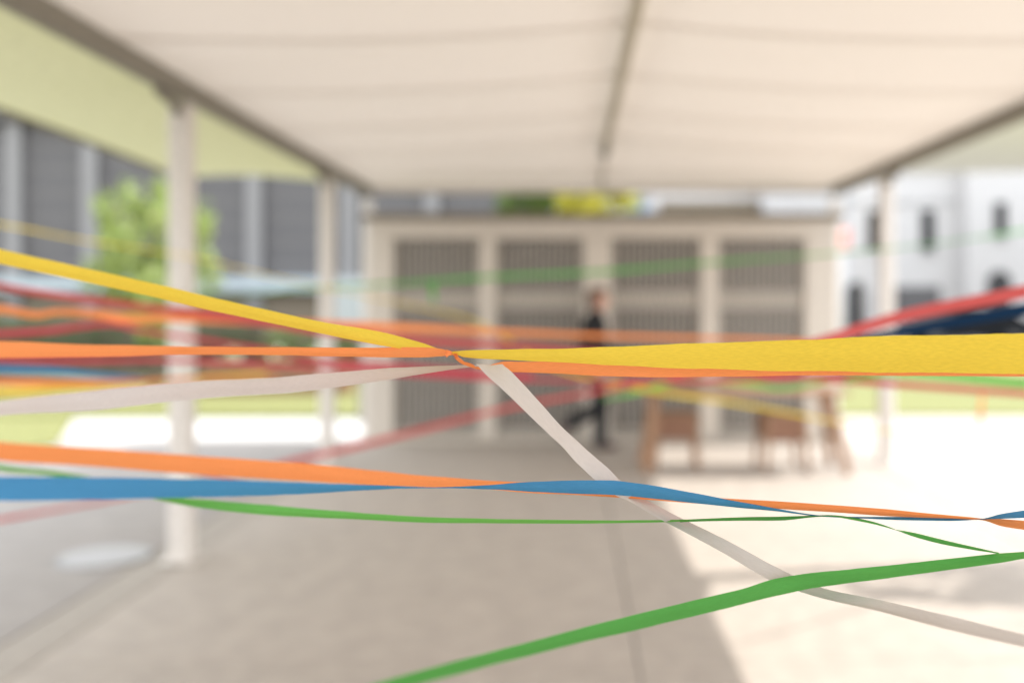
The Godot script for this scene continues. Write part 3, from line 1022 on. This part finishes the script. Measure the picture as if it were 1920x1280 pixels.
# ---------------------------------------------------------------- the streamers
func streamers() -> void:
	var pl := func(y: float, off := 0.0) -> Vector3: return Vector3(LEFT + 0.07, y, -2.47 + off)     # on the near left post
	var pr := func(y: float, off := 0.0) -> Vector3: return Vector3(RIGHT - 0.07, y, -2.47 + off)    # on the near right post
	# in the focus plane
	streamer("sharp yellow streamer running the whole width, twisted at the knot in the middle", M.yellow, [[
		[[-60, 466, 27, 1.50], [0, 481, 27, 1.46], [200, 525, 26, 1.36], [400, 571, 25, 1.26], [600, 614, 22, 1.18], [720, 637, 25, 1.13], [790, 652, 17, 1.115], [825, 660, 8, 1.112], [842, 664, 3, 1.106],
		[858, 664.5, -9, 1.092], [890, 664.5, -15, 1.085], [930, 665, -18, 1.084], [1020, 666, -23, 1.083], [1150, 668, -34, 1.082], [1300, 668, -47, 1.068, 0, 0.036], [1500, 668, -59, 1.054, 0, 0.049], [1700, 667, -70, 1.040, 0, 0.059], [1920, 665, -77, 1.025, 0, 0.063], [2050, 662, -78, 1.025, 0, 0.063]], pl.call(1.72), pr.call(1.42)]])
	streamer("sharp orange streamer wrapped round the yellow one at the knot", M.orange, [
		[[[-60, 655, 33, 1.46], [0, 656, 31, 1.43], [200, 658, 22, 1.34], [365, 658, 15, 1.26], [547, 659, 15, 1.19], [700, 661, 17, 1.12], [780, 661, 18, 1.096], [815, 661.5, 16, 1.090], [833, 662.5, 11, 1.086], [842, 663, 6, 1.086], [849, 664, 4, 1.098],
		[856, 670, 6, 1.101], [866, 678, 7, 1.096], [880, 684.5, 7, 1.092], [892, 689, 5, 1.092], [905, 691, 5, 1.098], [920, 690, 11, 1.104], [945, 687.5, 19, 1.106], [970, 688, 20, 1.106], [1020, 689, 22, 1.105], [1135, 692, 27, 1.104], [1300, 691, 33, 1.106], [1500, 686, 36, 1.108], [1700, 686, 38, 1.105], [1920, 687, 38, 1.10], [2050, 687, 38, 1.10]], pl.call(1.45, 0.03), pr.call(1.36, 0.03)],
		[[[835.5, 667, 6, 1.080, 0, 0.004], [841, 663, 7, 1.077, 0, 0.005], [846.5, 659.5, 6, 1.080, 0, 0.004]]]])
	streamer("white streamer coming in from the left and dropping steeply to the lower right corner", M.white, [
		[[[-60, 775, 26, 1.50], [0, 766, 28, 1.46], [182, 750, 36, 1.36], [365, 732, 33, 1.28], [547, 721, 31, 1.21], [700, 705, 24, 1.15], [800, 694, 13, 1.118], [860, 688.5, 6, 1.108], [893, 686, 2.5, 1.100]], pl.call(1.36, -0.02)],
		[[[917, 683, 35, 1.086, 0.55], [930, 696, 36, 1.083, 0.3], [947, 711, 36, 1.082], [998, 763, 32, 1.086], [1041, 807, 27, 1.091], [1060, 825, 27, 1.094], [1086, 851, 31, 1.100], [1133, 893, 33, 1.112], [1160, 916, 28, 1.118],
		[1190, 935, 19, 1.114], [1225, 955, 20, 1.106], [1270, 979, 21, 1.104], [1350, 1020, 24, 1.09], [1462, 1081, 26, 1.076], [1530, 1108, 19, 1.066], [1650, 1136, 21, 1.035], [1784, 1169, 25, 0.97], [1920, 1201, 23, 0.93], [2040, 1230, 22, 0.91]], null, pr.call(0.75)]])
	streamer("blue streamer, broad and soft at the left, narrowing to thin twists at the right", M.blue, [[
		[[-60, 915, 46, 1.75], [0, 916, 45, 1.70], [182, 916, 41, 1.58], [365, 916, 34, 1.45], [547, 917, 22, 1.32], [700, 915, 10, 1.21], [790, 914, 2, 1.16], [900, 914, -6, 1.125], [1000, 913, -18, 1.102], [1100, 914, -25, 1.092], [1150, 915, -26, 1.090], [1200, 920, -24, 1.090],
		[1300, 934, -18, 1.090], [1380, 946, -11, 1.090], [1450, 956, -5, 1.090], [1530, 967, -1.5, 1.092], [1618, 971, 4, 1.092], [1730, 973, 7, 1.090], [1810, 974, 4, 1.090], [1842, 973, -1, 1.090], [1877, 968, -8, 1.088], [1920, 964, -13, 1.084], [2040, 955, -18, 1.08]], pl.call(1.12), pr.call(1.15, -0.02)]])
	streamer("lower orange streamer crossing behind the blue one", M.orange, [[
		[[-60, 838, 34, 1.92], [0, 846, 34, 1.86], [182, 858, 34, 1.72], [365, 872, 35, 1.58], [547, 884, 34, 1.45], [700, 896, 27, 1.33], [800, 903, 20, 1.25], [900, 908, 16, 1.19], [1000, 914, 20, 1.145], [1150, 921, 23, 1.125], [1240, 929, 21, 1.115], [1329, 939, 14, 1.108],
		[1450, 947, 14, 1.102], [1550, 953, 14, 1.100], [1650, 960, 13, 1.098], [1750, 967, 8, 1.096], [1820, 972, 4, 1.094], [1842, 974, 3, 1.088], [1870, 979, 12, 1.086], [1920, 985, 18, 1.082], [2040, 1000, 22, 1.08]], pl.call(1.20, 0.02), pr.call(1.02)]])
	streamer("thin light green streamer sagging below the blue one", M.light_green, [[
		[[-60, 860, 12, 2.1], [0, 877, 11, 2.02], [100, 888, 10, 1.9], [182, 904, 11, 1.78], [260, 922, 12, 1.66], [330, 937, 13, 1.55], [400, 947, 18, 1.45], [547, 960, 18, 1.32], [700, 970, 13, 1.23], [800, 975, 11, 1.19], [1000, 978, 7, 1.13], [1200, 978, 5, 1.10], [1290, 976, 4, 1.095]], pl.call(1.20, -0.03)]])
	streamer("thin dark green streamer hooked over the blue one and falling to the right", M.green, [[
		[[1275, 977, 4, 1.097], [1310, 975.5, 4, 1.095], [1400, 973, 6, 1.092], [1475, 972, 7, 1.090], [1530, 968, 3, 1.087], [1560, 967, 2.5, 1.085], [1590, 971, 5, 1.083], [1640, 981, 4, 1.080], [1670, 990, 2, 1.078], [1700, 999, -5, 1.076], [1770, 1017, -8, 1.072], [1830, 1029, -5, 1.069], [1872, 1037, -3, 1.066]]]])
	streamer("broad dark green streamer rising from the bottom edge to the right", M.green, [[
		[[600, 1330, 24, 0.68], [740, 1285, 25, 0.73], [900, 1241, 25, 0.81], [1000, 1215, 25, 0.87], [1100, 1189, 26, 0.92], [1200, 1165, 28, 0.97], [1300, 1141, 28, 1.02], [1400, 1117, 27, 1.038], [1455, 1102, 31, 1.046], [1500, 1093, 29, 1.050], [1600, 1080, 24, 1.056], [1700, 1068, 21, 1.060], [1800, 1056, 19, 1.062], [1870, 1047, 18, 1.062], [1920, 1041, 14, 1.062], [2040, 1028, 12, 1.06]], null, pr.call(0.90)]])
	# behind the focus plane
	streamer("long blurred red streamer climbing from lower left to upper right", M.red, [[
		[[-60, 985, 9, 3.6], [0, 974, 9, 3.7], [150, 948, 7, 3.9], [350, 908, 8, 4.2], [600, 853, 13, 4.4], [790, 806, 12, 4.4], [930, 770, 10, 4.3], [1056, 745, 10, 4.1], [1147, 729, 10, 3.9], [1350, 685, 16, 3.4], [1540, 640, 21, 2.9], [1700, 591, 25, 2.6], [1920, 547, 28, 2.4], [2060, 515, 28, 2.3]], Vector3(LEFT, 0.72, -2.40), pr.call(1.9)]], 0.78)
	streamer("blurred red streamer sinking from the left behind the yellow one", M.red, [[
		[[-60, 522, 15, 2.9], [0, 536, 15, 2.9], [130, 557, 16, 3.0], [280, 577, 17, 3.1], [420, 592, 24, 3.1], [600, 618, 22, 3.1], [780, 638, 19, 3.2], [950, 648, 16, 3.2], [1150, 665, 14, 3.2], [1400, 695, 16, 3.2], [1600, 714, 16, 3.1], [1800, 729, 15, 3.0], [1980, 742, 15, 2.9]], pl.call(1.65), pr.call(1.3, 0.02)]], 0.72)
	streamer("blurred orange streamer level behind the yellow one, waving at the left", M.orange, [[
		[[-60, 585, 18, 2.7], [0, 580, 18, 2.7], [62, 590, 16, 2.7], [112, 585, 14, 2.8], [175, 589, 18, 2.8], [237, 598, 20, 2.9], [300, 597, 16, 3.0], [450, 603, 14, 3.2], [700, 612, 19, 3.4], [950, 623, 13, 3.6], [1100, 629, 11, 3.7], [1300, 634, 10, 3.7], [1500, 640, 9, 3.6], [1700, 652, 12, 3.4], [1980, 668, 12, 3.3]], pl.call(1.60, 0.02), pr.call(1.5)]], 0.75)
	streamer("blurred pink red streamer at the far left above the orange one", M.crimson, [[
		[[-60, 630, 15, 2.8], [0, 626, 15, 2.8], [90, 620, 15, 2.9], [165, 610, 13, 3.0], [270, 620, 10, 3.4], [420, 645, 10, 3.8], [600, 672, 13, 4.0], [800, 692, 14, 4.0], [1000, 705, 12, 4.0]], pl.call(1.50, -0.03)]], 0.72)
	streamer("blurred crimson streamer just below the sharp orange one at the left", M.crimson, [[
		[[-60, 670, 18, 2.9], [0, 673, 18, 2.9], [125, 676, 16, 3.0], [300, 675, 13, 3.2], [450, 680, 15, 3.4], [620, 690, 15, 3.5], [760, 700, 15, 3.6], [900, 708, 11, 3.6], [1150, 714, 10, 3.5], [1500, 707, 17, 3.2], [1700, 698, 14, 3.0]], pl.call(1.44, 0.04)]], 0.58)
	streamer("short dark blue streamer blurred at the left edge below the crimson one", M.blue, [[
		[[-60, 688, 17, 2.9], [0, 692, 17, 2.9], [90, 696, 15, 3.0], [170, 704, 12, 3.2], [320, 716, 6, 3.6]], pl.call(1.40, -0.04)]], 0.8)
	streamer("blurred ochre yellow streamer at the left edge above the white one", M.yellow, [[
		[[-60, 738, 16, 2.9], [0, 736, 16, 2.9], [140, 727, 12, 3.2], [300, 714, 8, 3.6], [500, 700, 6, 4.2]], pl.call(1.33, 0.05)]], 0.8)
	streamer("blurred orange streamer at the left edge between blue and ochre ones", M.orange, [[
		[[-60, 714, 15, 2.9], [0, 716, 16, 2.9], [140, 718, 13, 3.1], [330, 712, 7, 3.6], [520, 706, 5, 4.2]], pl.call(1.37, -0.01)]], 0.8)
	streamer("faint blurred green streamer crossing the slatted screens and the white building", M.green, [[
		[[420, 556, 3, 6.0], [560, 543, 5, 5.8], [740, 532, 8, 5.6], [900, 521, 11, 5.4], [1150, 508, 11, 5.3], [1300, 495, 9, 5.3], [1530, 478, 6, 5.5], [1740, 458, 4, 5.8]], Vector3(LEFT + 0.07, 1.62, -6.1), Vector3(RIGHT - 0.06, 2.06, -6.05)],
		[[[812, 530, 9, 5.46], [811, 545, 13, 5.46], [813, 566, 11, 5.46]]]], 0.62)
	streamer("faint blurred yellow streamer slanting down from upper left to the stools", M.yellow, [[
		[[-60, 412, 8, 4.0], [0, 421, 8, 4.0], [138, 447, 6, 4.3], [400, 491, 4, 4.8], [485, 513, 4, 5.0], [690, 556, 4, 5.0], [804, 580, 5, 5.0], [900, 606, 6, 4.8], [1040, 690, 8, 4.6], [1120, 712, 10, 4.5], [1222, 733, 12, 4.4], [1385, 757, 11, 4.4], [1485, 775, 9, 4.4], [1560, 790, 6, 4.5]], Vector3(LEFT + 0.07, 1.95, -2.40), Vector3(RIGHT - 0.06, 0.72, -6.0)]], 0.55)
	streamer("blurred green streamer under the yellow one at the right", M.light_green, [[
		[[1130, 748, 4, 4.6], [1190, 736, 10, 4.5], [1280, 712, 10, 4.2], [1384, 716, 15, 3.9], [1460, 728, 10, 3.6], [1560, 714, 9, 3.2], [1690, 701, 14, 2.8], [1800, 708, 18, 2.6], [1920, 719, 19, 2.5], [2040, 728, 20, 2.45]], null, pr.call(1.35, -0.03)]], 0.72)
	streamer("dark navy streamer under the red one at the right edge", M.navy, [[
		[[1560, 655, 12, 2.7], [1690, 622, 17, 2.5], [1800, 603, 19, 2.4], [1920, 580, 22, 2.3], [2060, 553, 23, 2.2]], null, pr.call(1.75, 0.02)]], 0.9)
	streamer("short orange red streamer end hanging at the right", M.orange, [[
		[[1844, 728, 5, 4.4], [1841, 760, 9, 4.4], [1838, 800, 9, 4.4], [1835, 828, 6, 4.4]]]], 0.6)
